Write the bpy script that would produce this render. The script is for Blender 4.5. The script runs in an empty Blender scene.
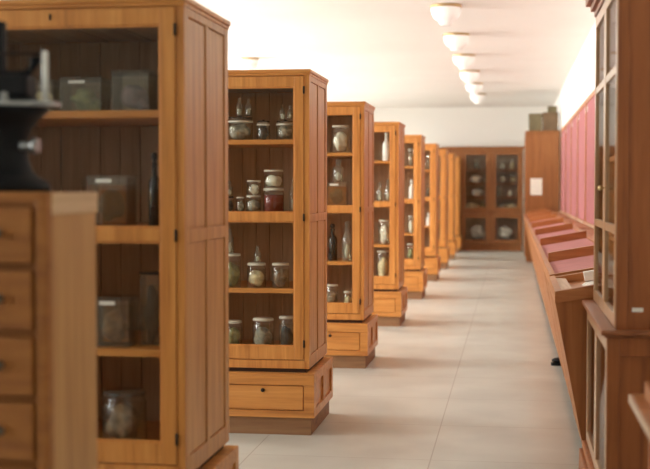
import bpy, bmesh, math, random
from mathutils import Vector, Matrix
random.seed(7)
S = bpy.context.scene
COL = S.collection

# ------------------------------------------------------------------ materials
def new_mat(name):
    m = bpy.data.materials.new(name); m.use_nodes = True
    nt = m.node_tree
    return m, nt, nt.nodes['Principled BSDF']

def ramp(nt, stops):
    r = nt.nodes.new('ShaderNodeValToRGB')
    e = r.color_ramp.elements
    e[0].position, e[0].color = stops[0][0], (*stops[0][1], 1)
    e[1].position, e[1].color = stops[-1][0], (*stops[-1][1], 1)
    for p, c in stops[1:-1]:
        k = e.new(p); k.color = (*c, 1)
    return r

def wood(name, dark, mid, light, axis='z', rough=.4, coat=.10, freq=1.0, bump=.08):
    m, nt, b = new_mat(name)
    tc = nt.nodes.new('ShaderNodeTexCoord'); mp = nt.nodes.new('ShaderNodeMapping')
    sc = {'x': (.9, 16, 16), 'y': (16, .9, 16), 'z': (16, 16, .9)}[axis]
    mp.inputs['Scale'].default_value = [s*freq for s in sc]
    oi = nt.nodes.new('ShaderNodeObjectInfo')
    mul = nt.nodes.new('ShaderNodeVectorMath'); mul.operation = 'SCALE'; mul.inputs['Scale'].default_value = 7.0
    cmb = nt.nodes.new('ShaderNodeCombineXYZ')
    for i in range(3): nt.links.new(oi.outputs['Random'], cmb.inputs[i])
    nt.links.new(cmb.outputs[0], mul.inputs[0])
    add = nt.nodes.new('ShaderNodeVectorMath')
    nt.links.new(tc.outputs['Object'], add.inputs[0]); nt.links.new(mul.outputs[0], add.inputs[1])
    nt.links.new(add.outputs[0], mp.inputs[0])
    n1 = nt.nodes.new('ShaderNodeTexNoise'); n1.inputs['Scale'].default_value = 1.6
    n1.inputs['Detail'].default_value = 6; n1.inputs['Distortion'].default_value = .7
    n2 = nt.nodes.new('ShaderNodeTexNoise'); n2.inputs['Scale'].default_value = 9; n2.inputs['Detail'].default_value = 3
    nt.links.new(mp.outputs[0], n1.inputs['Vector']); nt.links.new(mp.outputs[0], n2.inputs['Vector'])
    mx = nt.nodes.new('ShaderNodeMath'); mx.operation = 'MULTIPLY_ADD'; mx.inputs[1].default_value = .25
    nt.links.new(n2.outputs['Fac'], mx.inputs[0]); nt.links.new(n1.outputs['Fac'], mx.inputs[2])
    r = ramp(nt, [(.40, dark), (.60, mid), (.85, light)])
    nt.links.new(mx.outputs[0], r.inputs[0]); nt.links.new(r.outputs[0], b.inputs['Base Color'])
    b.inputs['Roughness'].default_value = rough
    b.inputs['Coat Weight'].default_value = coat; b.inputs['Coat Roughness'].default_value = .3
    bp = nt.nodes.new('ShaderNodeBump'); bp.inputs['Strength'].default_value = bump; bp.inputs['Distance'].default_value = .002
    nt.links.new(mx.outputs[0], bp.inputs['Height']); nt.links.new(bp.outputs[0], b.inputs['Normal'])
    return m

def plain(name, col, rough=.5, metal=0., var=.12, scale=20, spec=.5):
    m, nt, b = new_mat(name)
    n = nt.nodes.new('ShaderNodeTexNoise'); n.inputs['Scale'].default_value = scale; n.inputs['Detail'].default_value = 4
    tc = nt.nodes.new('ShaderNodeTexCoord'); nt.links.new(tc.outputs['Object'], n.inputs['Vector'])
    lo = tuple(c*(1-var) for c in col); hi = tuple(min(1, c*(1+var)) for c in col)
    r = ramp(nt, [(.3, lo), (.7, hi)])
    nt.links.new(n.outputs['Fac'], r.inputs[0]); nt.links.new(r.outputs[0], b.inputs['Base Color'])
    b.inputs['Roughness'].default_value = rough; b.inputs['Metallic'].default_value = metal
    b.inputs['Specular IOR Level'].default_value = spec
    return m

def thin_glass(name, tint=(1, 1, 1), ior=1.5, gloss=1.0, body=0.0, bodycol=(.5, .5, .5), edge=None):
    m = bpy.data.materials.new(name); m.use_nodes = True; nt = m.node_tree; nt.nodes.clear()
    out = nt.nodes.new('ShaderNodeOutputMaterial')
    tr = nt.nodes.new('ShaderNodeBsdfTransparent'); tr.inputs[0].default_value = (*tint, 1)
    if edge:                                   # thicker glass along the rim of the vessel absorbs more
        lw = nt.nodes.new('ShaderNodeLayerWeight'); lw.inputs[0].default_value = .35
        rp = ramp(nt, [(.45, tint), (.95, edge)])
        nt.links.new(lw.outputs['Facing'], rp.inputs[0]); nt.links.new(rp.outputs[0], tr.inputs[0])
    gl = nt.nodes.new('ShaderNodeBsdfGlossy'); gl.inputs['Roughness'].default_value = .04
    fr = nt.nodes.new('ShaderNodeFresnel'); fr.inputs['IOR'].default_value = ior
    ge = nt.nodes.new('ShaderNodeNewGeometry'); ma = nt.nodes.new('ShaderNodeMath'); ma.operation = 'MULTIPLY_ADD'
    ma.inputs[1].default_value = 1/ior-ior; ma.inputs[2].default_value = ior
    nt.links.new(ge.outputs['Backfacing'], ma.inputs[0]); nt.links.new(ma.outputs[0], fr.inputs['IOR'])   # same reflectance from either side of the pane
    mu = nt.nodes.new('ShaderNodeMath'); mu.operation = 'MULTIPLY'; mu.inputs[1].default_value = gloss
    nt.links.new(fr.outputs[0], mu.inputs[0])
    mx = nt.nodes.new('ShaderNodeMixShader'); nt.links.new(mu.outputs[0], mx.inputs[0])
    base = tr
    if body:
        df = nt.nodes.new('ShaderNodeBsdfDiffuse'); df.inputs[0].default_value = (*bodycol, 1)
        m2 = nt.nodes.new('ShaderNodeMixShader'); m2.inputs[0].default_value = body
        nt.links.new(tr.outputs[0], m2.inputs[1]); nt.links.new(df.outputs[0], m2.inputs[2]); base = m2
    nt.links.new(base.outputs[0], mx.inputs[1]); nt.links.new(gl.outputs[0], mx.inputs[2])
    nt.links.new(mx.outputs[0], out.inputs[0])
    return m

M = {}
OD, OM, OL = (.40, .145, .028), (.56, .225, .048), (.66, .30, .075)
M['oak'] = wood('varnished_oak', OD, OM, OL, 'z')
M['oak_x'] = wood('varnished_oak_rail', OD, OM, OL, 'x')
M['oak_side'] = wood('varnished_oak_panel', (.38, .155, .045), (.52, .24, .075), (.62, .31, .105), 'z', rough=.42)
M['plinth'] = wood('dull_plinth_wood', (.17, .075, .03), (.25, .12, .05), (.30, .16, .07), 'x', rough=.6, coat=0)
M['top'] = wood('pale_top_boards', (.40, .28, .18), (.50, .37, .26), (.58, .45, .33), 'y', rough=.7, coat=0)
M['inner'] = wood('cabinet_backing_boards', (.33, .21, .12), (.43, .28, .165), (.50, .34, .21), 'z', rough=.7, coat=0)
M['red'] = wood('reddish_wood', (.21, .058, .010), (.31, .092, .016), (.37, .115, .024), 'z', rough=.48, coat=.08)
M['red_y'] = wood('reddish_wood_lengthwise', (.19, .055, .014), (.26, .08, .020), (.31, .105, .03), 'y', rough=.38)
M['cupboard'] = wood('orange_brown_cupboard_wood', (.20, .066, .015), (.28, .10, .024), (.34, .13, .035), 'z', rough=.5, coat=.08)
M['deskw'] = wood('desk_wood', (.30, .10, .028), (.42, .155, .045), (.50, .21, .07), 'x', rough=.4)
M['desk_z'] = wood('desk_wood_upright', (.25, .080, .018), (.34, .118, .026), (.40, .15, .04), 'z', rough=.5, coat=.04)
M['doorw'] = wood('door_wood_window_sheen', (.34, .18, .08), (.46, .27, .14), (.55, .34, .19), 'z', rough=.25, coat=.8)  # wood colour lightened to carry the window light reflected by the door frames
M['chest'] = wood('chest_wood', (.25, .080, .011), (.33, .115, .017), (.39, .145, .026), 'x', rough=.55, coat=.02)
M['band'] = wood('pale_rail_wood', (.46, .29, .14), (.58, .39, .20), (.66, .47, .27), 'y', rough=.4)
M['chest_side'] = wood('chest_side_wood', (.38, .18, .056), (.50, .25, .085), (.57, .31, .115), 'z', rough=.5, coat=.03)
M['tablew'] = wood('worn_grey_brown_wood', (.22, .12, .07), (.32, .19, .12), (.42, .27, .18), 'y', rough=.45)
M['paleedge'] = wood('pale_worn_wood', (.48, .32, .20), (.60, .43, .29), (.70, .54, .40), 'y', rough=.5)
M['gap'] = plain('recess_shade_wood', (.045, .018, .008), .8)  # shadow in the slot between cabinet body and base, put into the colour
M['dark'] = plain('dark_bronze', (.03, .022, .018), .45, .6)
M['pull'] = plain('tarnished_pull_metal', (.16, .13, .10), .3, .9)
M['black'] = plain('black_enamel', (.005, .005, .006), .55, 0, .3, 20, .25)
M['steel'] = plain('worn_nickel', (.42, .43, .42), .35, .9)
M['lid'] = plain('cream_jar_lid', (.62, .58, .48), .45, 0, .1)
M['paper'] = plain('white_paper', (.82, .79, .72), .8, 0, .04)
M['white'] = plain('white_glaze', (.8, .79, .74), .3, 0, .04)
M['pink'] = plain('faded_pink_cloth', (.36, .125, .13), .9, 0, .10, 9)
M['pinklite'] = plain('pink_lining_cloth', (.46, .20, .19), .9, 0, .08, 9)
M['card'] = plain('brown_cardboard', (.17, .11, .06), .85, 0, .25, 6)
M['card2'] = plain('grey_green_cardboard', (.17, .14, .075), .85, 0, .25, 6)
M['cream'] = plain('cream_specimen', (.62, .52, .33), .6, 0, .35, 30)
M['brown'] = plain('brown_specimen', (.24, .15, .085), .6, 0, .5, 30)
M['purple'] = plain('purplish_specimen', (.22, .13, .15), .6, 0, .5, 25)
M['greeny'] = plain('olive_specimen', (.24, .24, .10), .6, 0, .4, 30)
M['greyspec'] = plain('grey_specimen', (.33, .32, .27), .6, 0, .5, 35)
M['darkspec'] = plain('dark_specimen', (.035, .025, .02), .6, 0, .5, 30)
M['whitespec'] = plain('white_specimen', (.75, .73, .66), .55, 0, .12, 30)
M['redliq'] = thin_glass('red_liquid', (.42, .10, .04), 1.33, .2, .65, (.26, .03, .015))
M['amberliq'] = thin_glass('amber_liquid', (.92, .62, .22), 1.33, .12, .14, (.60, .30, .05))
M['clearliq'] = thin_glass('cloudy_liquid', (.97, .96, .9), 1.33, .12, .03, (.5, .48, .38))
M['jar'] = thin_glass('jar_glass', (.985, .99, .98), 1.5, 1.2, .03, (.6, .62, .58), (.25, .27, .24))
M['bottle'] = thin_glass('bottle_glass', (.9, .93, .9), 1.5, 1.5, .09, (.6, .62, .56), (.12, .13, .11))
M['darkglass'] = plain('dark_bottle_glass', (.02, .016, .012), .12, 0, .2)
M['pane'] = thin_glass('cabinet_pane', (.98, .985, .975), 1.45, .5)
M['winpane'] = thin_glass('window_pane', (.97, .98, .98), 1.45, .6)
M['brass'] = plain('aged_brass', (.55, .40, .20), .35, .8)

def emit_mix(name, col, strength):
    m, nt, b = new_mat(name)
    b.inputs['Base Color'].default_value = (*col, 1); b.inputs['Roughness'].default_value = .25
    b.inputs['Emission Color'].default_value = (1, .97, .9, 1); b.inputs['Emission Strength'].default_value = strength
    return m
M['opal'] = emit_mix('opal_lamp_glass', (.86, .86, .83), .15)

def plaster(name, col):
    m, nt, b = new_mat(name)
    tc = nt.nodes.new('ShaderNodeTexCoord'); n = nt.nodes.new('ShaderNodeTexNoise')
    n.inputs['Scale'].default_value = .8; n.inputs['Detail'].default_value = 5
    nt.links.new(tc.outputs['Object'], n.inputs['Vector'])
    r = ramp(nt, [(.3, tuple(c*.96 for c in col)), (.7, col)])
    nt.links.new(n.outputs['Fac'], r.inputs[0]); nt.links.new(r.outputs[0], b.inputs['Base Color'])
    b.inputs['Roughness'].default_value = .85
    return m
M['wall'] = plaster('off_white_wall_paint', (.84, .82, .77))
M['ceil'] = plaster('off_white_ceiling_paint', (.86, .84, .80))

def floor_mat():
    m, nt, b = new_mat('polished_stone_tiles')
    tc = nt.nodes.new('ShaderNodeTexCoord')
    mp = nt.nodes.new('ShaderNodeMapping'); mp.inputs['Location'].default_value = (.43, .25, 0)
    nt.links.new(tc.outputs['Object'], mp.inputs[0])
    br = nt.nodes.new('ShaderNodeTexBrick'); br.offset = 0; br.squash = 1
    br.inputs['Scale'].default_value = 1; br.inputs['Brick Width'].default_value = 1.0; br.inputs['Row Height'].default_value = 1.0
    br.inputs['Mortar Size'].default_value = .003; br.inputs['Mortar Smooth'].default_value = .3
    br.inputs['Color1'].default_value = (.545, .555, .51, 1); br.inputs['Color2'].default_value = (.525, .53, .485, 1)
    br.inputs['Mortar'].default_value = (.30, .26, .22, 1)
    nt.links.new(mp.outputs[0], br.inputs['Vector'])
    n = nt.nodes.new('ShaderNodeTexNoise'); n.inputs['Scale'].default_value = 2.2; n.inputs['Detail'].default_value = 8
    nt.links.new(tc.outputs['Object'], n.inputs['Vector'])
    r = ramp(nt, [(.3, (.86, .84, .82)), (.7, (1.06, 1.05, 1.03))])
    nt.links.new(n.outputs['Fac'], r.inputs[0])
    mx = nt.nodes.new('ShaderNodeMix'); mx.data_type = 'RGBA'; mx.blend_type = 'MULTIPLY'; mx.inputs[0].default_value = 1
    nt.links.new(br.outputs['Color'], mx.inputs[6]); nt.links.new(r.outputs[0], mx.inputs[7])
    nt.links.new(mx.outputs[2], b.inputs['Base Color'])
    b.inputs['Roughness'].default_value = .30
    return m
M['floor'] = floor_mat()

# ------------------------------------------------------------------ geometry helpers
class MB:
    def __init__(s): s.bm = bmesh.new()
    def box(s, x0, x1, y0, y1, z0, z1, bev=0.):
        vs = [s.bm.verts.new((x, y, z)) for x in (x0, x1) for y in (y0, y1) for z in (z0, z1)]
        idx = [(0, 1, 3, 2), (4, 6, 7, 5), (0, 4, 5, 1), (2, 3, 7, 6), (0, 2, 6, 4), (1, 5, 7, 3)]
        fs = [s.bm.faces.new([vs[i] for i in f]) for f in idx]
        if bev:
            es = list({e for f in fs for e in f.edges})
            bmesh.ops.bevel(s.bm, geom=es, offset=bev, segments=2, affect='EDGES', profile=.6)
        return s
    def lathe(s, prof, cx=0, cy=0, cz=0, n=24, smooth=True):
        rings = []
        for r, z in prof:
            if r < 1e-5: rings.append([s.bm.verts.new((cx, cy, cz+z))])
            else: rings.append([s.bm.verts.new((cx+r*math.cos(2*math.pi*k/n), cy+r*math.sin(2*math.pi*k/n), cz+z)) for k in range(n)])
        for a, b in zip(rings, rings[1:]):
            for k in range(n):
                k2 = (k+1) % n
                if len(a) == 1 and len(b) == 1: continue
                if len(a) == 1: f = s.bm.faces.new((a[0], b[k2], b[k]))
                elif len(b) == 1: f = s.bm.faces.new((a[k], a[k2], b[0]))
                else: f = s.bm.faces.new((a[k], a[k2], b[k2], b[k]))
                f.smooth = smooth
        return s
    def tube(s, p0, p1, r, n=12, r1=None):
        p0, p1 = Vector(p0), Vector(p1); d = (p1-p0); q = d.to_track_quat('Z', 'Y'); r1 = r if r1 is None else r1
        A = [s.bm.verts.new(p0+q @ Vector((r*math.cos(2*math.pi*k/n), r*math.sin(2*math.pi*k/n), 0))) for k in range(n)]
        B = [s.bm.verts.new(p1+q @ Vector((r1*math.cos(2*math.pi*k/n), r1*math.sin(2*math.pi*k/n), 0))) for k in range(n)]
        for k in range(n):
            f = s.bm.faces.new((A[k], A[(k+1) % n], B[(k+1) % n], B[k])); f.smooth = True
        s.bm.faces.new(A[::-1]); s.bm.faces.new(B)
        return s
    def prism(s, poly, axis, a, b):
        """poly: list of 2-D points in the plane across axis; extruded from a to b."""
        def P(u, v, w): return {'x': (w, u, v), 'y': (u, w, v), 'z': (u, v, w)}[axis]
        A = [s.bm.verts.new(P(u, v, a)) for u, v in poly]; B = [s.bm.verts.new(P(u, v, b)) for u, v in poly]
        n = len(poly)
        for k in range(n): s.bm.faces.new((A[k], A[(k+1) % n], B[(k+1) % n], B[k]))
        s.bm.faces.new(A[::-1]); s.bm.faces.new(B)
        return s
    def blob(s, cx, cy, cz, rx, ry, rz, rough=.22, seed=0, sub=3):
        rnd = random.Random(seed)
        g = bmesh.ops.create_icosphere(s.bm, subdivisions=sub, radius=1)
        ph = [rnd.uniform(0, 6.28) for _ in range(9)]
        for v in g['verts']:
            c = v.co.copy()
            d = 1+rough*(math.sin(3.1*c.x+ph[0])*math.sin(2.7*c.y+ph[1])+.6*math.sin(5.3*c.z+ph[2]+2*c.x)+.4*math.sin(8*c.y+ph[3])*math.cos(7*c.z+ph[4]))
            d = min(d, 1.0+rough*.35)
            v.co = Vector((cx+c.x*rx*d, cy+c.y*ry*d, cz+c.z*rz*d))
            for f in v.link_faces: f.smooth = True
        return s
    def build(s, name, mat, parent=None, loc=None):
        bmesh.ops.recalc_face_normals(s.bm, faces=s.bm.faces)
        me = bpy.data.meshes.new(name); s.bm.to_mesh(me); s.bm.free()
        me.materials.append(mat)
        o = bpy.data.objects.new(name, me); COL.objects.link(o)
        if parent: o.parent = parent
        if loc: o.location = loc
        return o

def thing(name, label, cat, loc=(0, 0, 0), rz=0, group=None):
    o = bpy.data.objects.new(name, None); COL.objects.link(o)
    o.location = loc; o.rotation_euler = (0, 0, rz); o.empty_display_size = .1
    o['label'] = label; o['category'] = cat
    if group: o['group'] = group
    return o
def tag(o, label, cat, group=None):
    o['label'] = label; o['category'] = cat
    if group: o['group'] = group
    return o
def structure(name, mb, mat):
    o = mb.build(name, mat); o['kind'] = 'structure'; return o
def copy_tree(o, parent=None):
    c = o.copy(); COL.objects.link(c)
    if parent: c.parent = parent
    for ch in list(o.children): copy_tree(ch, c)
    return c

# ------------------------------------------------------------------ the room
XL, XR, YN, YF, ZC = -5.6, .95, -3.0, 30.3, 3.39
FL = -.026                       # floor level
structure('floor', MB().box(XL-.2, XR+.2, YN-.2, YF+.2, -.14, FL), M['floor'])
structure('ceiling', MB().box(XL-.2, XR+.2, YN-.2, YF+.2, ZC, ZC+.15), M['ceil'])
structure('wall_right', MB().box(XR, XR+.2, YN-.2, YF+.2, FL, ZC), M['wall'])
structure('wall_far', MB().box(XL, XR, YF, YF+.2, FL, ZC), M['wall'])
structure('wall_near', MB().box(XL, XR, YN-.2, YN, FL, ZC), M['wall'])
WY = [.2, 3.2, 6.25, 9.0, 12.0, 15.2, 18.5, 21.7, 24.7, 27.7]
WH, WZ0, WZ1 = .70, .75, 3.0
wl = MB()
wl.box(XL-.2, XL, YN, YF, FL, WZ0); wl.box(XL-.2, XL, YN, YF, WZ1, ZC)
prev = YN
for y in WY:
    wl.box(XL-.2, XL, prev, y-WH, WZ0, WZ1); prev = y+WH
wl.box(XL-.2, XL, prev, YF, WZ0, WZ1)
structure('wall_left', wl, M['wall'])
for i, y in enumerate(WY):
    f = MB()
    for a, b in ((y-WH, y-WH+.06), (y+WH-.06, y+WH), (y-.03, y+.03)): f.box(XL-.13, XL-.05, a, b, WZ0, WZ1)
    for a, b in ((WZ0, WZ0+.06), (WZ1-.06, WZ1), (2.3, 2.35)): f.box(XL-.13, XL-.05, y-WH, y+WH, a, b)
    w = structure('window_%d' % (i+1), f, M['white'])
    MB().box(XL-.095, XL-.085, y-WH+.05, y+WH-.05, WZ0+.05, WZ1-.05).build('pane', M['winpane'], w)
structure('baseboard_right', MB().box(XR-.02, XR, YN, YF, FL, .12, .004), M['wall'])
structure('baseboard_far', MB().box(XL, XR, YF-.02, YF, FL, .12, .004), M['wall'])

# ------------------------------------------------------------------ specimen cabinets
W2, D, ZT = .51, .72, 2.153
BB, BT = .370, .345
SHZ = [1.74, 1.305, .845, .47]
def make_cabinet():
    root = thing('specimen_cabinet', '', 'cabinet', group='row of glazed oak specimen cabinets along the aisle')
    # carcass: side boards, top, bottom, front stiles, back
    c = MB()
    for s in (-1, 1):
        xa, xb = sorted((s*(W2-.030), s*(W2-.010)))
        c.box(xa, xb, .02, D-.005, BB, ZT-.03)
        xa, xb = sorted((s*(W2-.032), s*W2))
        c.box(xa, xb, 0, .022, BB, ZT-.035, .002)          # stile beside the door
    c.box(-W2+.012, W2-.012, .02, D-.005, .40, .455)
    c.box(-W2+.012, W2-.012, 0, .02, BB, .420, .002)
    c.box(-W2+.01, W2-.01, .012, D-.005, ZT-.06, ZT-.02)
    c.box(-W2+.01, W2-.01, D-.02, D, BB, ZT-.03)
    c.build('carcass', M['oak'], root)
    # side framing with a cross rail at mid height, on both ends
    for s in (-1, 1):
        fr = MB(); xa, xb = sorted((s*(W2-.012), s*W2))
        for a, b in ((0.0226, .065), (D/2-.0225, D/2+.0225), (D-.065, D)): fr.box(xa, xb, a, b, BB, ZT-.035, .003)
        for a, b in ((.065, D/2-.0225), (D/2+.0225, D-.065)):
            for z0, z1 in ((BB, .445), (1.245, 1.295), (2.085, ZT-.035)): fr.box(xa, xb, a, b, z0, z1, .003)
        fr.build('side_frame', M['oak_side'], root)
        for a, b in ((.069, D/2-.0265), (D/2+.0265, D-.069)):
            for z0, z1 in ((.449, 1.241), (1.299, 2.081)):
                p = MB(); xa, xb = sorted((s*(W2-.012), s*(W2-.0055)))
                p.box(xa, xb, a, b, z0, z1, .0025)
                p.build('side_panel', M['oak_side'], root)
    cn = MB()
    cn.box(-W2-.004, W2+.004, -.006, D+.004, ZT-.036, ZT-.022, .003)
    cn.box(-W2-.010, W2+.010, -.013, D+.010, ZT-.022, ZT, .006)
    cn.build('cornice', M['oak_x'], root)
    # board backing halfway
    bk = MB(); x = -W2+.032; k = 0
    while x < W2-.04:
        w = min(.088, W2-.032-x); bk.box(x+.0015, x+w-.0015, D-.05+.004*(k % 2), D-.034+.004*(k % 2), .455, ZT-.085, .002); x += .088; k += 1
    bk.build('backing_boards', M['inner'], root)
    tb_ = MB(); x = -W2+.034; k = 0
    while x < W2-.04:
        w = min(.095, W2-.034-x); tb_.box(x+.002, x+w-.002, .03, D-.03, ZT-.083+.003*(k % 2), ZT-.070+.003*(k % 2), .002); x += .095; k += 1
    tb_.build('top_boards', M['top'], root)
    for z in SHZ[:3]:
        MB().box(-W2+.032, W2-.032, .045, D-.052, z-.028, z, .002).build('shelf', M['oak_x'], root)
    # door
    d = MB(); G = .42; DX = .477
    for s in (-1, 1):
        xa, xb = sorted((s*G, s*DX)); d.box(xa, xb, -.006, .026, .424, 2.112, .003)
    for z0, z1 in ((.424, .503), (1.252, 1.302), (2.05, 2.112)): d.box(-G, G, -.004, .024, z0, z1, .003)
    for z0, z1 in ((.503, 1.252), (1.302, 2.05)):
        for s in (-1, 1):
            xa, xb = sorted((s*(G-.008), s*G)); d.box(xa, xb, .004, .018, z0, z1)
        d.box(-G+.008, G-.008, .004, .018, z0, z0+.008); d.box(-G+.008, G-.008, .004, .018, z1-.008, z1)
    door = d.build('door', M['oak'], root)
    for z0, z1 in ((.51, 1.245), (1.309, 2.043)):
        MB().box(-G+.006, G-.006, .009, .012, z0, z1).build('glass_pane', M['pane'], door)
    for z in (.52, 1.275, 2.03):
        MB().tube((DX+.001, -.008, z-.022), (DX+.001, -.008, z+.022), .0055, 10).build('hinge', M['dark'], door)
    MB().box(-.004, .004, -.0075, -.003, 2.072, 2.096, .001).build('keyhole', M['dark'], door)
    # spacer and base
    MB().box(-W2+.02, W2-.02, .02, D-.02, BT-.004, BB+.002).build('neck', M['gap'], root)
    B2, y0, y1 = W2+.034, -.034, D+.034
    b = MB(); b.box(-B2+.012, B2-.012, y0+.02, y1-.004, .083, BT-.014)
    b.box(-B2, B2, y0, y1, BT-.018, BT, .005)
    b.box(-B2, B2, y0, y0+.022, .275, BT-.017, .003); b.box(-B2, B2, y0, y0+.022, .080, .122, .003)
    for s in (-1, 1):
        xa, xb = sorted((s*(B2-.062), s*B2)); b.box(xa, xb, y0, y0+.022, .122, .275)
        xa, xb = sorted((s*(B2-.013), s*B2))
        for a, c2 in ((y0+.022, .05), (D/2-.0225, D/2+.0225), (y1-.06, y1)): b.box(xa, xb, a, c2, .080, BT-.017, .003)
        for a, c2 in ((.05, D/2-.0225), (D/2+.0225, y1-.06)):
            for z0, z1 in ((.080, .13), (.285, BT-.017)): b.box(xa, xb, a, c2, z0, z1, .003)
    b.build('base', M['oak_x'], root)
    dr = MB().box(-B2+.067, B2-.067, y0+.004, y0+.022, .127, .270, .004).build('drawer', M['oak_x'], root)
    for x in (-.235, .235):
        MB().lathe([(0, 0), (.005, 0), (.005, .008), (.0115, .012), (.0125, .018), (.009, .023), (0, .024)], n=16).build('knob', M['dark'], dr, (x, y0+.0045, .245)).rotation_euler = (math.pi/2, 0, 0)
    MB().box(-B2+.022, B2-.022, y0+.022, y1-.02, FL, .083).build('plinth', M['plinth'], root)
    return root

CX = -1.70
CY = [4.47, 7.33, 10.12, 13.25, 16.55, 19.85, 22.90, 25.85, 28.65]
ORD = ['first', 'second', 'third', 'fourth', 'fifth', 'sixth', 'seventh', 'eighth', 'ninth']
cab0 = make_cabinet()
CLAB = ['nearest glazed oak specimen cabinet, large at the left behind the drawer chest',
        'second glazed oak specimen cabinet from the front, with a paper tag on its base drawer',
        'third glazed oak specimen cabinet from the front, its base standing in the open aisle',
        'fourth glazed oak specimen cabinet from the front, with a white bottle on its top shelf',
        'fifth glazed oak specimen cabinet from the front, showing a narrow strip of glass',
        'sixth glazed oak specimen cabinet from the front, showing a thin sliver of glass',
        'seventh specimen cabinet from the front, third from the end of the row',
        'eighth specimen cabinet from the front, last but one in the row',
        'ninth specimen cabinet, last in the row, right before the far cupboard']
for i, y in enumerate(CY):
    c = cab0 if i == 0 else copy_tree(cab0)
    c.location = (CX, y, 0); c['label'] = CLAB[i]
    if i == 1:
        t = MB().box(-.028, .018, -.0315, -.0295, .226, .262).build('paper_tag', M['paper'], c); t['label'] = 'small white paper tag on the drawer'

# ------------------------------------------------------------------ jars and bottles
SPEC = {'green': 'greeny', 'purple': 'purple', 'yellow': 'cream', 'amber': 'darkspec', 'brown': 'brown', 'dark': 'darkspec',
        'grey': 'greyspec', 'cream': 'cream', 'red': 'darkspec', 'white': 'whitespec', 'clear': None}
LIQ = {'amber': 'amberliq', 'red': 'redliq'}
def vessel_jar(root, w, h, style, seed, knob=False, lidmat=None):
    r = w/2; lh = min(.016, h*.11)
    g = MB(); hb = h-lh
    g.lathe([(0, 0), (r*.95, 0), (r, .006), (r, hb*.86), (r*.9, hb*.93), (r*.9, hb)])
    gl = g.build('glass_vessel', M['jar'], root)
    ld = MB()
    prof = [(r*.9, hb), (r*.97, hb), (r*.97, hb+lh*.7), (r*.9, hb+lh), (0, hb+lh)]
    if knob: prof = [(r*.9, hb), (r*.97, hb), (r*.97, hb+lh*.35), (r*.3, hb+lh*.5), (r*.16, hb+lh*.6), (r*.2, hb+lh*.8), (r*.12, hb+lh), (0, hb+lh)]
    ld.lathe([(0, hb)]+prof); ld.build('lid', lidmat or M['lid'], root)
    if lidmat is M['darkglass']: MB().lathe([(r*1.005, hb*.80), (r*1.012, hb*.82), (r*1.005, hb*.885)]).build('collar', M['lid'], root)
    if style in LIQ: MB().lathe([(0, .004), (r*.93, .004), (r*.93, hb*.8), (0, hb*.8)]).build('liquid', M[LIQ[style]], root)
    else: MB().lathe([(0, .004), (r*.94, .004), (r*.94, hb*.82), (0, hb*.82)]).build('liquid', M['clearliq'], root)
    sp = SPEC[style]
    if sp:
        b = MB(); b.blob(0, 0, hb*.42, r*.78, r*.78, hb*.38, .3, seed)
        b.build('specimen', M[sp], root)
def vessel_block(root, w, h, style, seed, label=True):
    d = min(w, .13); t = .004
    g = MB(); hb = h-.012
    for a in ((-w/2, w/2, -d/2, -d/2+t), (-w/2, w/2, d/2-t, d/2), (-w/2, -w/2+t, -d/2+t, d/2-t), (w/2-t, w/2, -d/2+t, d/2-t)): g.box(*a, 0, hb)
    g.box(-w/2+t, w/2-t, -d/2+t, d/2-t, 0, t)
    g.build('glass_vessel', M['jar'], root)
    MB().box(-w/2-.003, w/2+.003, -d/2-.003, d/2+.003, hb, h, .003).build('lid', M['jar'] if style != 'dark' else M['darkglass'], root)
    MB().box(-w/2+t+.001, w/2-t-.001, -d/2+t+.001, d/2-t-.001, t+.001, hb*.85).build('liquid', M[LIQ.get(style, 'clearliq')], root)
    b = MB(); sc = .43 if style == 'dark' else .33
    b.blob(-w*.03, 0, hb*.42, w*sc, d*.30, hb*(.4 if style == 'dark' else .33), .3, seed)
    if style in ('purple', 'green'): b.blob(w*.2, 0, hb*.25, w*.2, d*.25, hb*.2, .35, seed+5)
    b.build('specimen', M[SPEC[style]], root)
    if label:
        MB().box(-w*.28, w*.12, -d/2-.0025, -d/2-.0008, hb*.90, hb*.985).build('paper_label', M['paper'], root)
def vessel_bottle(root, w, h, style, seed):
    r = w/2
    prof = [(0, 0), (r*.95, 0), (r, .005), (r, h*.55), (r*.85, h*.63), (r*.42, h*.70), (r*.40, h*.82), (r*.52, h*.83), (r*.52, h*.86), (0, h*.86)]
    gm = {'white': M['whitespec'], 'dark': M['darkglass']}.get(style, M['bottle'])
    MB().lathe(prof, n=20).build('glass_vessel', gm, root)
    MB().lathe([(0, h*.86), (r*.3, h*.86), (r*.3, h*.88), (r*.55, h*.92), (r*.5, h*.97), (r*.25, h), (0, h)], n=16).build('stopper', M['bottle'] if style == 'clear' else (M['dark'] if style == 'dark' else M['white']), root)
    if style == 'clear':
        MB().lathe([(0, .004), (r*.9, .004), (r*.9, h*.42), (0, h*.42)], n=16).build('liquid', M['clearliq'], root)
        MB().blob(0, 0, h*.24, r*.5, r*.5, h*.19, .25, seed, 2).build('specimen', M['whitespec'], root)
    elif style == 'white':
        MB().lathe([(r*1.02, h*.2), (r*1.02, h*.42)], n=20).build('paper_label', M['paper'], root)

CABN = ['first', 'second', 'third', 'fourth', 'fifth', 'sixth']
SHN = ['top', 'second', 'third', 'bottom']
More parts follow.
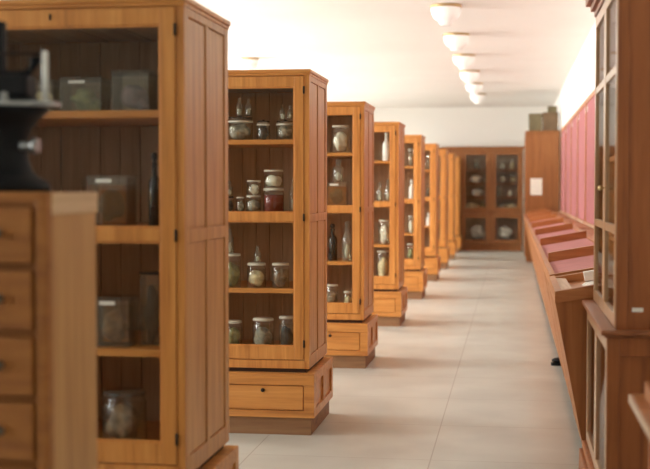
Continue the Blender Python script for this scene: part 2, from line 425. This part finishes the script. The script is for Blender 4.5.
# cabinet, shelf, x from its centre, depth, base height above the shelf, width, height, kind, contents, label
JARS = [
 (0, 0, .075, .17, 0, .165, .132, 'block', 'green', 'rectangular glass jar with white label, left of the purplish specimen jar on the top shelf'),
 (0, 0, .272, .17, 0, .145, .155, 'block', 'purple', 'rectangular glass jar with purplish specimen on the top shelf of the nearest cabinet'),
 (0, 0, -.085, .16, 0, .106, .124, 'block', 'yellow', 'rectangular glass jar with pale yellow specimen behind the black apparatus'),
 (0, 1, .181, .16, 0, .157, .195, 'block', 'amber', 'square jar of amber liquid with a dark specimen on the second shelf'),
 (0, 1, .352, .15, 0, .045, .281, 'bottle', 'dark', 'tall dark bottle right of the amber square jar in the nearest cabinet'),
 (0, 2, .192, .16, 0, .149, .190, 'block', 'brown', 'rectangular jar with brown specimen and white label on the third shelf'),
 (0, 2, .325, .2, 0, .075, .283, 'block', 'dark', 'tall dark rectangular jar at the right end of the third shelf of the nearest cabinet'),
 (0, 3, .225, .16, 0, .170, .215, 'jar', 'brown', 'round jar with brown specimen on the bottom shelf of the nearest cabinet'),
 (1, 0, .055, .16, 0, .160, .150, 'jar', 'grey', 'wide round jar carrying two small stoppered bottles, top shelf of the second cabinet'),
 (1, 0, .205, .14, 0, .080, .125, 'jar', 'dark', 'medium round jar in the middle of the top shelf of the second cabinet'),
 (1, 0, .340, .16, 0, .115, .125, 'jar', 'grey', 'round jar at the right of the second cabinet\'s top shelf, two bottles on its lid'),
 (1, 0, .052, .16, .150, .042, .108, 'bottle', 'clear', 'small stoppered bottle, left one on the lid of the wide top shelf jar'),
 (1, 0, .108, .16, .150, .042, .104, 'bottle', 'clear', 'small stoppered bottle, right one on the lid of the wide top shelf jar'),
 (1, 0, .318, .16, .125, .036, .085, 'bottle', 'clear', 'tiny stoppered bottle, left one on the right hand jar of the top shelf'),
 (1, 0, .366, .16, .125, .036, .085, 'bottle', 'clear', 'tiny stoppered bottle, right one on the right hand jar, next to the glass edge'),
 (1, 1, -.010, .15, 0, .055, .095, 'jar', 'dark', 'small dark jar at the left of the second shelf with a bottle on its lid'),
 (1, 1, -.010, .15, .095, .048, .095, 'bottle', 'clear', 'little stoppered bottle on the small dark jar at the left'),
 (1, 1, .064, .13, 0, .048, .091, 'jar', 'grey', 'smallest jar on the second cabinet\'s second shelf, standing alone'),
 (1, 1, .145, .13, 0, .090, .100, 'jar', 'grey', 'jar with white lid under a clear jar, middle of the second shelf'),
 (1, 1, .147, .13, .100, .085, .092, 'jar', 'white', 'clear jar stacked on the white lidded jar in the middle of the second shelf'),
 (1, 1, .268, .14, 0, .128, .145, 'jar', 'red', 'jar of dark red liquid on the second shelf of the second cabinet'),
 (1, 1, .268, .14, .145, .120, .110, 'jar', 'white', 'clear jar with pale specimen stacked on the red liquid jar'),
 (1, 1, .385, .15, 0, .045, .200, 'bottle', 'clear', 'tall slim bottle at the right edge beside the red liquid jar'),
 (1, 2, .010, .14, 0, .105, .205, 'jar', 'green', 'tall white lidded jar with olive specimen at the left of the third shelf'),
 (1, 2, -.005, .14, .205, .048, .160, 'bottle', 'clear', 'slim bottle standing on the tall olive specimen jar'),
 (1, 2, .161, .14, 0, .115, .150, 'jar', 'cream', 'white lidded jar of cream coloured specimen in the middle of the third shelf'),
 (1, 2, .168, .14, .150, .042, .100, 'bottle', 'clear', 'small bottle standing on the lid of the cream specimen jar'),
 (1, 2, .310, .14, 0, .106, .150, 'jar', 'brown', 'white lidded jar of brown specimen at the right of the third shelf'),
 (1, 3, .016, .14, 0, .105, .185, 'jar', 'green', 'white lidded jar at the left of the second cabinet\'s bottom shelf'),
 (1, 3, .202, .14, 0, .131, .203, 'jar', 'grey', 'large jar with a grey specimen in the middle of the bottom shelf'),
 (1, 3, .348, .15, 0, .100, .215, 'jar', 'dark', 'white lidded jar with dark contents at the right of the bottom shelf'),
 (2, 0, .295, .15, 0, .144, .227, 'jar', 'white', 'big jar with a whitish specimen on the third cabinet\'s top shelf'),
 (2, 1, .264, .15, 0, .178, .195, 'block', 'amber', 'square jar of amber liquid on the third cabinet\'s second shelf'),
 (2, 1, .276, .15, .195, .095, .190, 'bottle', 'clear', 'round stoppered bottle standing on the third cabinet\'s amber jar'),
 (2, 2, .222, .2, 0, .078, .307, 'bottle', 'dark', 'tall dark bottle on the left of the third cabinet\'s third shelf'),
 (2, 2, .350, .14, 0, .076, .330, 'bottle', 'clear', 'tall stoppered bottle with pale contents on the right of the third cabinet\'s third shelf'),
 (2, 3, .222, .14, 0, .111, .195, 'jar', 'brown', 'white lidded jar of brown specimen on the third cabinet\'s bottom shelf'),
 (2, 3, .362, .14, 0, .080, .140, 'jar', 'cream', 'short jar of cream specimen on the third cabinet\'s bottom shelf'),
 (3, 0, .366, .14, 0, .085, .310, 'bottle', 'white', 'white bottle on the fourth cabinet\'s top shelf'),
 (3, 1, .292, .14, 0, .060, .206, 'bottle', 'clear', 'left stoppered bottle on the fourth cabinet\'s second shelf'),
 (3, 1, .382, .14, 0, .070, .238, 'bottle', 'clear', 'right stoppered bottle on the fourth cabinet\'s second shelf'),
 (3, 2, .345, .15, 0, .125, .260, 'jar', 'white', 'jar with white specimen on the fourth cabinet\'s third shelf'),
 (3, 3, .330, .15, 0, .140, .320, 'jar', 'cream', 'tall jar with pale yellow specimen on the fourth cabinet\'s bottom shelf'),
 (4, 0, .370, .15, 0, .090, .230, 'jar', 'brown', 'brown specimen jar on the fifth cabinet\'s top shelf'),
 (4, 1, .375, .14, 0, .070, .260, 'bottle', 'white', 'white bottle on the fifth cabinet\'s second shelf'),
 (4, 2, .375, .14, 0, .090, .230, 'jar', 'white', 'white specimen jar on the fifth cabinet\'s third shelf'),
 (4, 3, .365, .14, 0, .090, .250, 'jar', 'green', 'olive specimen jar on the fifth cabinet\'s bottom shelf'),
 (5, 0, .385, .14, 0, .075, .230, 'jar', 'brown', 'brown specimen jar on the sixth cabinet\'s top shelf'),
 (5, 1, .385, .14, 0, .075, .210, 'jar', 'dark', 'dark specimen jar on the sixth cabinet\'s second shelf'),
 (5, 2, .385, .14, 0, .070, .210, 'bottle', 'white', 'white bottle on the sixth cabinet\'s third shelf'),
]
NM = {'block': ('rectangular_specimen_jar', 'jar'), 'jar': ('specimen_jar', 'jar'), 'bottle': ('stoppered_bottle', 'bottle')}
for n, (c, s, x, yo, zo, w, h, k, st, lab) in enumerate(JARS):
    r = thing(NM[k][0], lab, NM[k][1], (CX+x, CY[c]+yo, SHZ[s]-(.015 if s == 3 else 0)+zo), random.uniform(-.05, .05) if k != 'block' else 0,
              'preserved specimens in the %s cabinet' % CABN[c])
    if k == 'block': vessel_block(r, w, h, st, n, st in ('green', 'brown', 'amber'))
    elif k == 'jar': vessel_jar(r, w, h, st, n, c == 1 and s == 0, M['bottle'] if c == 0 else M['darkglass'] if (c == 1 and s == 0) else (M['dark'] if st == 'dark' and s < 3 else None))
    else: vessel_bottle(r, w, h, st, n)

# ------------------------------------------------------------------ drawer chest at the left front
ch = thing('drawer_chest', 'low oak chest of small drawers with rounded top, left foreground, carrying black apparatus', 'chest of drawers', (-1.19, 3.09, FL))
def rrect(x0, x1, y0, y1, r, n=5):
    pts = []
    for cx, cy, a0 in ((x1-r, y1-r, 0), (x0+r, y1-r, 90), (x0+r, y0+r, 180), (x1-r, y0+r, 270)):
        for k in range(n+1):
            a = math.radians(a0+90*k/n); pts.append((cx+r*math.cos(a), cy+r*math.sin(a)))
    return pts
DRZ = [(1.258, 1.410), (1.084, 1.245), (.912, 1.070), (.741, .899), (.570, .728), (.399, .557), (.228, .386)]
DRZ = [(a+.02, b_+.02) for a, b_ in DRZ]
CW = .72
b = MB()
b.prism(rrect(-CW, 0, 0, .40, .03), 'z', 1.445, 1.466)
b.box(-CW+.01, -.01, .02, .39, .02, 1.446)
for a, c2 in ((-.036, -.0), (-CW, -CW+.036)): b.prism(rrect(a, c2, 0, .05, .012), 'z', .0, 1.447)
zs = [1.446]
for z0, z1 in DRZ: zs += [z1+.004, z0-.004]
zs.append(.0)
for k in range(0, len(zs), 2): b.box(-CW+.034, -.034, .004, .022, zs[k+1], zs[k])
b.build('carcass', M['chest'], ch)
sd = MB()
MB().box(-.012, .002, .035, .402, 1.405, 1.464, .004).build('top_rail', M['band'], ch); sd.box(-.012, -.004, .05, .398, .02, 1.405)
sd.build('side_panel', M['chest_side'], ch)
for z0, z1 in DRZ:
    dr = MB().box(-CW+.040, -.040, -.006, .018, z0+.003, z1-.003, .006).build('drawer', M['chest'], ch)
    for x in (-.125, -CW+.125):
        kn = MB().lathe([(0, 0), (.006, 0), (.006, .01), (.013, .014), (.014, .02), (.009, .026), (0, .027)], n=16).build('knob', M['pull'], dr, (x, -.0055, (z0+z1)/2+.005))
        kn.rotation_euler = (math.pi/2, 0, 0)

# ------------------------------------------------------------------ black laboratory apparatus
ap = thing('laboratory_apparatus', 'black cast iron laboratory apparatus with metal stage and white tube, on the drawer chest', 'apparatus', (-1.395, 3.30, 1.44))
MB().lathe([(0, 0), (.126, 0), (.128, .014), (.120, .028), (.098, .040), (.080, .058), (.070, .09), (.069, .14), (.080, .175), (.108, .205), (.125, .222), (.125, .232), (0, .232)], n=40).build('pedestal', M['black'], ap)
MB().prism(rrect(-.16, .165, -.075, .03, .025), 'z', .233, .245).build('stage', M['steel'], ap)
kb = MB(); kb.tube((.070, -.05, .125), (.105, -.05, .125), .011, 14); kb.tube((.104, -.05, .125), (.122, -.05, .125), .020, 16); kb.tube((.110, -.05, .148), (.110, -.05, .102), .006, 10)
kb.build('adjusting_screw', M['steel'], ap)
bb = MB(); bb.box(-.15, .078, -.02, .06, .262, .322, .01); bb.box(-.13, .085, -.01, .05, .245, .263, .004); bb.tube((.05, .02, .31), (.092, .02, .362), .012, 12, .010); bb.tube((.09, .02, .355), (.086, .02, .372), .016, 12)
bb.box(-.15, .06, .0, .05, .32, .335, .005)
bb.build('carriage', M['black'], ap)
for x in (-.005, .03, -.06): MB().lathe([(0, .245), (.012, .245), (.014, .250), (.006, .254), (.006, .258), (.011, .262), (.008, .270), (0, .271)], 0, 0, 0, 16).build('stage_screw', M['steel'], ap, (x, -.06, 0))
MB().tube((.131, -.02, .245), (.131, -.02, .384), .0085, 16).build('white_tube', M['white'], ap)
MB().tube((-.15, -.02, .378), (.131, -.02, .378), .0035, 8).build('cross_rod', M['dark'], ap)
MB().box(-.012, .006, -.01, .02, .33, .47, .004).build('upright_post', M['black'], ap)

# ------------------------------------------------------------------ tall glazed bookcase on the right
bc = thing('glazed_bookcase', 'tall reddish wooden bookcase with glazed doors facing the aisle, at the right', 'bookcase', (0, 0, 0))
Y0, Y1, XB, XU, XW = 5.20, 6.55, .387, .421, .93
c = MB()
c.box(XB-.035, XW, Y0-.03, Y1+.03, FL, .10, .006); c.box(XB-.02, XW, Y0-.015, Y1+.015, .10, .145, .008)
c.box(XB+.02, XW, Y0, Y0+.025, .145, .840); c.box(XB+.02, XW, Y1-.025, Y1, .145, .840)
c.box(XB+.02, XW, Y0, Y1, .14, .165); c.box(XW-.02, XW, Y0, Y1, .145, .840)
c.build('base', M['red'], bc)
# near end framing of the base (sunk panel between stiles and rails)
e = MB()
for a, b2 in ((XB, XB+.05), (XB+.26, XB+.31), (XW-.05, XW)): e.box(a, b2, Y0-.012, Y0, .145, .840, .003)
for z0, z1 in ((.145, .205), (.765, .840)):
    e.box(XB+.05, XB+.26, Y0-.012, Y0, z0, z1, .003); e.box(XB+.31, XW-.05, Y0-.012, Y0, z0, z1, .003)
e.build('end_frame', M['red'], bc)
l = MB(); l.box(XB-.012, XW, Y0-.03, Y1+.03, .840, .850, .004); l.box(XB-.026, XW, Y0-.042, Y1+.042, .850, .872, .008)
l.build('ledge', M['red_y'], bc)
u = MB()
u.box(XU+.02, XW, Y0, Y0+.025, .872, 2.32); u.box(XU+.02, XW, Y1-.025, Y1, .872, 2.32)
u.box(XU+.02, XW, Y0+.025, Y1-.025, .872, .895); u.box(XU+.02, XW, Y0+.025, Y1-.025, 2.29, 2.32); u.box(XW-.02, XW, Y0+.025, Y1-.025, .895, 2.29)
u.build('upper_case', M['red'], bc)
for z in (1.22, 1.60, 1.98):
    MB().box(XU+.05, XW-.02, Y0+.025, Y1-.025, z-.02, z).build('shelf', M['red_y'], bc)
e = MB()
for a, b2 in ((XU+.001, XU+.045), (XU+.20, XU+.212), (XW-.05, XW)): e.box(a, b2, Y0-.008, Y0, .872, 2.32, .003)
e.build('end_stile', M['red'], bc)
cn = MB()
for k, (o_, z0, z1) in enumerate(((.010, 2.32, 2.35), (.028, 2.35, 2.38), (.052, 2.38, 2.42), (.07, 2.42, 2.45))):
    cn.box(XU-o_, XW, Y0-o_, Y1+o_, z0, z1, .006)
cn.build('cornice', M['red_y'], bc)
def glazed_door(name, x, y0, y1, z0, z1, bars, mat):
    d = MB(); s = .055
    d.box(x, x+.022, y0, y0+s, z0, z1, .004); d.box(x, x+.022, y1-s, y1, z0, z1, .004)
    d.box(x+.001, x+.021, y0+s, y1-s, z0, z0+s, .003); d.box(x+.001, x+.021, y0+s, y1-s, z1-s, z1, .003)
    for z in bars: d.box(x+.002, x+.02, y0+s, y1-s, z-.018, z+.018, .003)
    o = d.build(name, mat, bc)
    MB().box(x+.009, x+.012, y0+s-.004, y1-s+.004, z0+s-.004, z1-s+.004).build('glass_pane', M['pane'], o)
    return o
ym = (Y0+Y1)/2
for y0, y1 in ((Y0+.002, ym-.002), (ym+.002, Y1-.002)):
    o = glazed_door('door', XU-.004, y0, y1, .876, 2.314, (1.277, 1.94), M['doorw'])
    MB().lathe([(0, 0), (.006, 0), (.006, .01), (.012, .016), (.009, .024), (0, .025)], n=14).build('knob', M['brass'], o, (XU-.004, y1-.03 if y0 < ym-.1 else y0+.03, 1.45)).rotation_euler = (0, -math.pi/2, 0)
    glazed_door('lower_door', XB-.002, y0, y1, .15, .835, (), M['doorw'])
lb = MB().box(.486, .530, Y0-.0015, Y0, .946, .963).build('paper_label', M['paper'], bc); lb['label'] = 'small white label near the bottom of the end panel'
# books inside the bookcase, seen edge on through the glass
BK = []
bcol = [plain('book_cloth_%s' % n, c_, .8, 0, .15) for n, c_ in (('grey', (.34, .34, .30)), ('cream', (.55, .50, .40)), ('olive', (.22, .22, .14)), ('brown', (.20, .11, .06)))]
for zi, z in enumerate((.895, 1.22, 1.60, 1.98)):
    y = Y0+.06; k = 0
    while y < Y1-.12:
        t = random.uniform(.045, .075); hh = random.uniform(.22, .30); d_ = random.uniform(.17, .22)
        BK.append((y, t, hh, d_, z, zi, k)); y += t+.003; k += 1
PLACE = ['lowest', 'second lowest', 'third', 'top']
CN = ['grey', 'cream', 'olive', 'brown']
for y, t, hh, d_, z, zi, k in BK:
    q = random.randrange(4)
    r = thing('book', '%s book standing on the %s shelf behind the bookcase glass' % (CN[q], PLACE[zi]), 'book', (XU+.10, y, z), 0, 'books behind the glass of the right hand bookcase, %s on %s shelf' % (CN[q], PLACE[zi]))
    m_ = MB(); m_.box(0, .006, 0, t, 0, hh, .002); m_.box(.006, d_, 0, .004, 0, hh); m_.box(.006, d_, t-.004, t, 0, hh)
    m_.build('cover', bcol[q], r)
    MB().box(.006, d_-.006, .004, t-.004, .004, hh-.004).build('pages', M['paper'], r)

# ------------------------------------------------------------------ worn table in the right foreground
tb = thing('side_table', 'worn wooden table whose pale edged corner enters at the lower right', 'table', (0, 0, 0))
MB().box(.418, .93, 2.4, 4.52, .690, .722, .007).build('tabletop', M['deskw'], tb)
MB().box(.412, .4185, 2.405, 4.515, .692, .720, .002).build('edge_strip', M['paleedge'], tb)
MB().box(.48, .90, 2.5, 4.44, .60, .69, .003).build('apron', M['red_y'], tb)
for x in (.475, .86):
    for y in (2.48, 4.40): MB().prism(rrect(x, x+.05, y, y+.05, .008), 'z', FL, .69).build('leg', M['red'], tb)
bx = thing('wooden_tray', 'low wooden tray on the worn table at the right edge', 'tray', (.455, 3.9, .722))
w_ = MB(); w_.box(0, .30, 0, .5, 0, .008)
for a in ((0, .012, 0, .5), (.288, .30, 0, .5)): w_.box(*a, .008, .062, .003)
for a in ((.012, .288, 0, .012), (.012, .288, .488, .5)): w_.box(*a, .008, .062)
w_.build('tray_body', M['deskw'], bx)
# ------------------------------------------------------------------ sloping display desks with upright cases behind
DX0, DX1, DZ0, DZ1 = .235, .74, .905, .995
def make_desk(L, x0=DX0, z0=DZ0, z1=DZ1, pink=True):
    r = thing('display_desk', '', 'display desk')
    sl = (z1-z0)/(DX1-x0)
    xb = x0+.15
    poly = [(x0, z0), (DX1, z1), (.93, z1-.01), (.93, FL), (xb+.04, FL), (xb, .07), (x0, z0-.055)]
    MB().prism(poly, 'y', .0, .035).build('end_panel', M['desk_z'], r)
    MB().prism(poly, 'y', L-.035, L).build('end_panel', M['desk_z'], r)
    fr = MB(); fr.prism([(x0+.001, z0-.055), (x0+.02, z0-.055), (xb+.028, .07), (xb+.001, .07)], 'y', .035, L-.035)
    fr.build('front_panel', M['desk_z'], r)
    f = MB()
    def top(xa, xe, up): return [(xa, z0+sl*(xa-x0)-.05), (xe, z0+sl*(xe-x0)-.05), (xe, z0+sl*(xe-x0)+up), (xa, z0+sl*(xa-x0)+up)]
    f.prism(top(x0-.004, x0+.03, .012), 'y', -.006, L+.006)
    f.prism(top(DX1-.05, DX1, .012), 'y', -.006, L+.006)
    f.prism(top(x0+.03, DX1-.05, .012), 'y', -.008, .045)
    f.prism(top(x0+.03, DX1-.05, .066 if pink else .006), 'y', L-.075, L)
    f.build('frame', M['deskw'], r)
    if pink:
        MB().prism([(x0+.03, z0+sl*.03-.03), (DX1-.05, z1-sl*.05-.03), (DX1-.05, z1-sl*.05-.002), (x0+.03, z0+sl*.03-.002)], 'y', .045, L-.075).build('lining', M['pinklite'], r)
    else:
        MB().prism([(x0+.03, z0+sl*.03-.048), (DX1-.05, z1-sl*.05-.048), (DX1-.05, z1-sl*.05-.04), (x0+.03, z0+sl*.03-.04)], 'y', .045, L-.075).build('tray_floor', M['deskw'], r)
    MB().box(DX1, .93, 0, L, z1-.05, z1-.01, .003).build('back_shelf', M['deskw'], r)
    return r
dg = 'sloping display desks along the right wall'
d0 = make_desk(1.12, .230, .897, .99, False)
d0.location = (0, 6.64, 0); d0['label'] = 'nearest and lowest display desk, open tray with papers in it, beside the bookcase'; d0['group'] = dg
inner = MB(); inner.box(.262, .325, .05, 1.03, .868, .906, .002); inner.build('pale_strip', M['paleedge'], d0)
pp = thing('paper_stack', 'small stack of white papers lying in the nearest display desk tray', 'papers', (.47, 7.15, .9035), .0)
for k in range(3):
    MB().box(-.06+.006*k, .12+.006*k, -.15, .15-.02*k, .006*k, .006*k+.005, .001).build('sheet', M['paper'], pp)
pp.rotation_euler = (0, -.17, .08)
bl = tag(MB().box(-.05, .13, -.04, .04, 0, .055, .002).build('card_box', M['paper']), 'small white card box standing in the nearest display desk tray', 'box')
bl.location = (.48, 7.55, .907); bl.rotation_euler = (0, -.17, 0)
proto = None
DORD = ['first', 'second', 'third', 'fourth', 'fifth', 'sixth', 'seventh', 'eighth']
for i in range(7):
    if i == 0: d = make_desk(1.53)
    elif i == 1: proto = d = make_desk(2.60)
    else: d = copy_tree(proto)
    d.location = (0, 7.79 if i == 0 else 9.35+2.64*(i-1), 0); d['group'] = dg
    d['label'] = '%s pink lined display desk counted from the papers tray%s' % (DORD[i], ', next to it' if i == 0 else (', last before the tall cupboard' if i == 6 else ''))
def make_case():
    r = thing('wall_display_case', '', 'wall display case')
    L = 1.98
    MB().box(.920, .945, .03, L-.03, 1.00, 2.50).build('pink_backing', M['pink'], r)
    f = MB()
    for a, b in ((0, .05), (L-.05, L)): f.box(.908, .947, a, b, .99, 2.56, .003)
    f.box(.908, .947, .05, L-.05, 2.50, 2.56, .003); f.box(.908, .947, .05, L-.05, .99, 1.03, .003)
    f.build('frame', M['deskw'], r)
    for y in (.18, 1.75): MB().box(.917, .921, y, y+.09, 2.40, 2.47, .002).build('paper_label', M['paper'], r)
    MB().box(.900, .908, .10, L-.10, 1.0, 1.022).build('label_strip', M['paleedge'], r)
    return r
for i in range(8):
    if i == 0: proto = d = make_case()
    else: d = copy_tree(proto)
    d.location = (0, 8.06+2.0*i, 0); d['group'] = 'pink backed upright display cases on the right wall'
    d['label'] = 'upright pink backed wall case above the desks, %s one counted from the bookcase' % DORD[i]
# black shoe tip on the floor beside the desks
sh = thing('shoe', 'black shoe lying on the floor with its toe poking out by the desks', 'shoe', (.47, 10.55, FL))
s_ = MB()
s_.prism([(-.14, -.03), (-.125, -.042), (-.06, -.045), (.02, -.032), (.10, -.036), (.14, -.02), (.14, .02), (.10, .036), (.02, .032), (-.06, .045), (-.125, .042), (-.14, .03)], 'z', 0, .022)
s_.build('sole', M['black'], sh)
MB().blob(-.045, 0, .040, .09, .043, .028, .05, 3).blob(.07, 0, .052, .07, .036, .042, .05, 4).build('upper', M['black'], sh)

# ------------------------------------------------------------------ tall plain cupboard and boxes at the end of the desks
tc_ = thing('tall_cupboard', 'tall plain reddish cupboard at the end of the desks with boxes on top', 'cupboard', (.27, 25.2, 0))
b = MB(); b.box(0, .66, .0, 1.3, .07, 2.54, .006); b.box(.02, .66, .02, 1.28, FL, .07); b.box(-.012, .66, -.012, 1.312, 2.54, 2.585, .006)
b.build('carcass', M['cupboard'], tc_)
for y0, y1 in ((.02, .645), (.655, 1.28)):
    dd = MB().box(-.016, .0, y0, y1, .1, 2.52, .005).build('door', M['cupboard'], tc_)
    MB().lathe([(0, 0), (.01, 0), (.014, .014), (0, .02)], n=12).build('knob', M['dark'], dd, (-.016, y1-.06 if y0 < .3 else y0+.06, 1.2)).rotation_euler = (0, -math.pi/2, 0)
MB().box(.09, .32, -.004, 0, 1.31, 1.64).build('paper_notice', M['paper'], tc_)['label'] = 'white sheet of paper on the cupboard side'
for nm, lab, x0, x1, y0, y1, z0, z1, m_ in (
        ('cardboard_box', 'olive brown cardboard box on the left of the tall cupboard top', .33, .58, 25.25, 25.75, 2.585, 2.93, 'card2'),
        ('cardboard_box', 'brown cardboard box on the right of the tall cupboard top', .60, .90, 25.25, 25.80, 2.585, 2.95, 'card'),
        ('cardboard_box', 'little cardboard box on top of the right hand brown box', .70, .88, 25.35, 25.65, 2.95, 3.08, 'card2')):
    r = thing(nm, lab, 'box', ((x0+x1)/2, (y0+y1)/2, z0), 0, 'boxes on the tall cupboard')
    a, b2, h = (x1-x0)/2, (y1-y0)/2, z1-z0
    MB().box(-a, a, -b2, b2, 0, h-.02, .004).build('box_body', M[m_], r)
    MB().box(-a-.004, a+.004, -b2-.004, b2+.004, h-.07 if h > .2 else h-.04, h, .003).build('lid', M[m_], r)

# ------------------------------------------------------------------ far glazed cupboard
fc = thing('display_cupboard', 'wide dark reddish glazed cupboard across the far end of the aisle', 'cupboard', (0, 29.6, 0))
FX0, FX1, FZ = -1.95, .25, 2.42
c = MB(); dd_ = .62
c.box(FX0, FX0+.03, 0, dd_, .1, FZ-.06); c.box(FX1-.03, FX1, 0, dd_, .1, FZ-.06); MB().box(FX0+.03, FX1-.03, dd_-.02, dd_, .1, FZ-.06).build('back_panel', M['top'], fc)
c.box(FX0+.03, FX1-.03, 0, dd_-.02, .1, .14); c.box(FX0+.03, FX1-.03, 0, dd_-.02, FZ-.10, FZ-.06); c.box(FX0+.02, FX1-.02, .03, dd_, FL, .1)
c.box(FX0+.03, FX1-.03, .0, dd_-.02, .84, .90)
FS = [FX0+.06+k*.70 for k in range(4)]
for x in FS[1:3]: c.box(x-.03, x+.03, 0, .04, .14, FZ-.10)
c.build('carcass', M['cupboard'], fc)
cn = MB(); cn.box(FX0-.02, FX1+.02, -.03, dd_, FZ-.06, FZ-.03, .005); cn.box(FX0-.05, FX1+.05, -.06, dd_, FZ-.03, FZ, .006); cn.build('cornice', M['cupboard'], fc)
FSH = [1.24, 1.56, 1.88]
for z in FSH: MB().box(FX0+.03, FX1-.03, .05, dd_-.02, z-.022, z).build('shelf', M['red_y'], fc)
for k in range(3):
    x0 = FS[k]+.03 if k else FX0+.032; x1 = FS[k+1]-.03 if k < 2 else FX1-.032
    for z0, z1, nm in ((.15, .835, 'lower_door'), (.905, FZ-.105, 'door')):
        d = MB(); s = .085
        d.box(x0, x0+s, -.022, -.001, z0, z1, .004); d.box(x1-s, x1, -.022, -.001, z0, z1, .004)
        d.box(x0+s, x1-s, -.02, -.002, z0, z0+s, .003); d.box(x0+s, x1-s, -.02, -.002, z1-s, z1, .003)
        o = d.build(nm, M['cupboard'], fc)
        MB().box(x0+s-.003, x1-s+.003, -.012, -.009, z0+s-.003, z1-s+.003).build('glass_pane', M['pane'], o)
# specimens in the far cupboard
FJ = [('skull', -.92, .90), ('jar', -.68, .90), ('jar', -.25, .90), ('skull', -.05, .90),
      ('stone', -.80, 1.24), ('jar', -.30, 1.24), ('jar', -.05, 1.24),
      ('stone', -.85, 1.56), ('jar', -.62, 1.56), ('jar', -.22, 1.56), ('jar', .02, 1.56),
      ('jar', -.82, 1.88), ('jar', -.22, 1.88), ('jar', .0, 1.88), ('stone', -.80, .14), ('stone', -.15, .14)]
HN = {.90: 'lowest upper', 1.24: 'second', 1.56: 'third', 1.88: 'top', .14: 'bottom'}
for k, (kd, x, z) in enumerate(FJ):
    side = 'left' if x < -.45 else 'right'
    if kd == 'jar':
        r = thing('specimen_jar', 'pale jar on the %s shelf behind the far cupboard\'s %s door' % (HN[z], side), 'jar', (x, 29.85, z), 0, 'specimens in the far cupboard, %s %s jars' % (HN[z], side))
        vessel_jar(r, .13, .24 if k % 2 else .19, ['white', 'cream', 'grey'][k % 3], 60+k)
    else:
        big = z < .5
        r = thing('bleached_specimen' if kd == 'skull' else 'mounted_specimen', 'pale lumpy specimen on the %s shelf behind the far cupboard\'s %s door' % (HN[z], side), 'specimen', (x, 29.87, z), 0, 'specimens in the far cupboard')
        MB().box(-.13, .13, -.09, .09, 0, .02 if not big else .12, .004).build('stand', M['darkspec'], r)
        zb = .02 if not big else .12
        MB().blob(0, 0, zb+.09*(1.7 if big else 1), .15, .10, .09*(1.7 if big else 1), .3, 80+k).build('specimen', M['cream' if kd == 'skull' else 'whitespec'], r)

# ------------------------------------------------------------------ ceiling lamps
def make_lamp():
    r = thing('ceiling_lamp', '', 'ceiling lamp')
    MB().lathe([(0, 0), (.165, 0), (.172, -.010), (.165, -.028), (.150, -.034), (0, -.034)], n=36).build('rim', M['brass'], r)
    MB().lathe([(.158, -.030), (.160, -.06), (.150, -.10), (.128, -.14), (.095, -.165), (.075, -.175), (.07, -.20), (.05, -.215), (0, -.22)], n=36).build('glass_bowl', M['opal'], r)
    return r
LY = [13.4, 15.9, 18.4, 20.9, 23.4, 26.0]
for row, x in (('aisle', -.705), ('left', -3.92)):
    for i, y in enumerate(LY):
        if row == 'left' and i not in (2,): continue
        if i == 0 and row == 'aisle': lp = proto = make_lamp()
        else: lp = copy_tree(proto)
        lp.location = (x, y, ZC); lp['group'] = 'opal bowl lamps on the ceiling'
        lp['label'] = ('%s opal bowl ceiling lamp of the aisle row, counted from the front' % ORD[i]) if row == 'aisle' else 'opal bowl ceiling lamp showing just above the second cabinet, at the left'

# ------------------------------------------------------------------ light: daylight through the windows, faint lamps
w = bpy.data.worlds.new('World'); S.world = w; w.use_nodes = True
bg = w.node_tree.nodes['Background']; bg.inputs[0].default_value = (.86, .93, 1, 1); bg.inputs[1].default_value = 1.5
def area(name, loc, rot, sx, sy, power, col):
    l = bpy.data.lights.new(name, 'AREA'); l.shape = 'RECTANGLE'; l.size = sx; l.size_y = sy; l.energy = power; l.color = col
    o = bpy.data.objects.new(name, l); COL.objects.link(o); o.location = loc; o.rotation_euler = rot
    return o
WP = [52, 85, 140, 240, 310, 330, 330, 300, 260, 190]
for i, y in enumerate(WY):
    area('window_daylight', (XL-.75, y-.15, 2.45), (0, -math.radians(62), math.radians(8)), 2.2, 1.7, WP[i]*1.25, (1, .99, .965))

# ------------------------------------------------------------------ camera
F = 1250
cd = bpy.data.cameras.new('camera'); cam = bpy.data.objects.new('camera', cd); COL.objects.link(cam)
cd.sensor_width = 23.6; cd.lens = 23.6*F/650
p = math.atan(46.5/F); a = math.atan(187/F*math.cos(p))
cam.location = (0, 0, 1.45); cam.rotation_euler = (math.pi/2-p, 0, a)
cd.dof.use_dof = True; cd.dof.focus_distance = 7.7; cd.dof.aperture_fstop = 1.5
S.camera = cam
S.view_settings.view_transform = 'Standard'; S.view_settings.look = 'None'
S.view_settings.exposure = 0.66; S.view_settings.gamma = 1; S.view_settings.use_curve_mapping = False
S.cycles.use_denoising = True; S.cycles.max_bounces = 14; S.cycles.transparent_max_bounces = 24; S.cycles.diffuse_bounces = 8
S.cycles.sample_clamp_indirect = 6
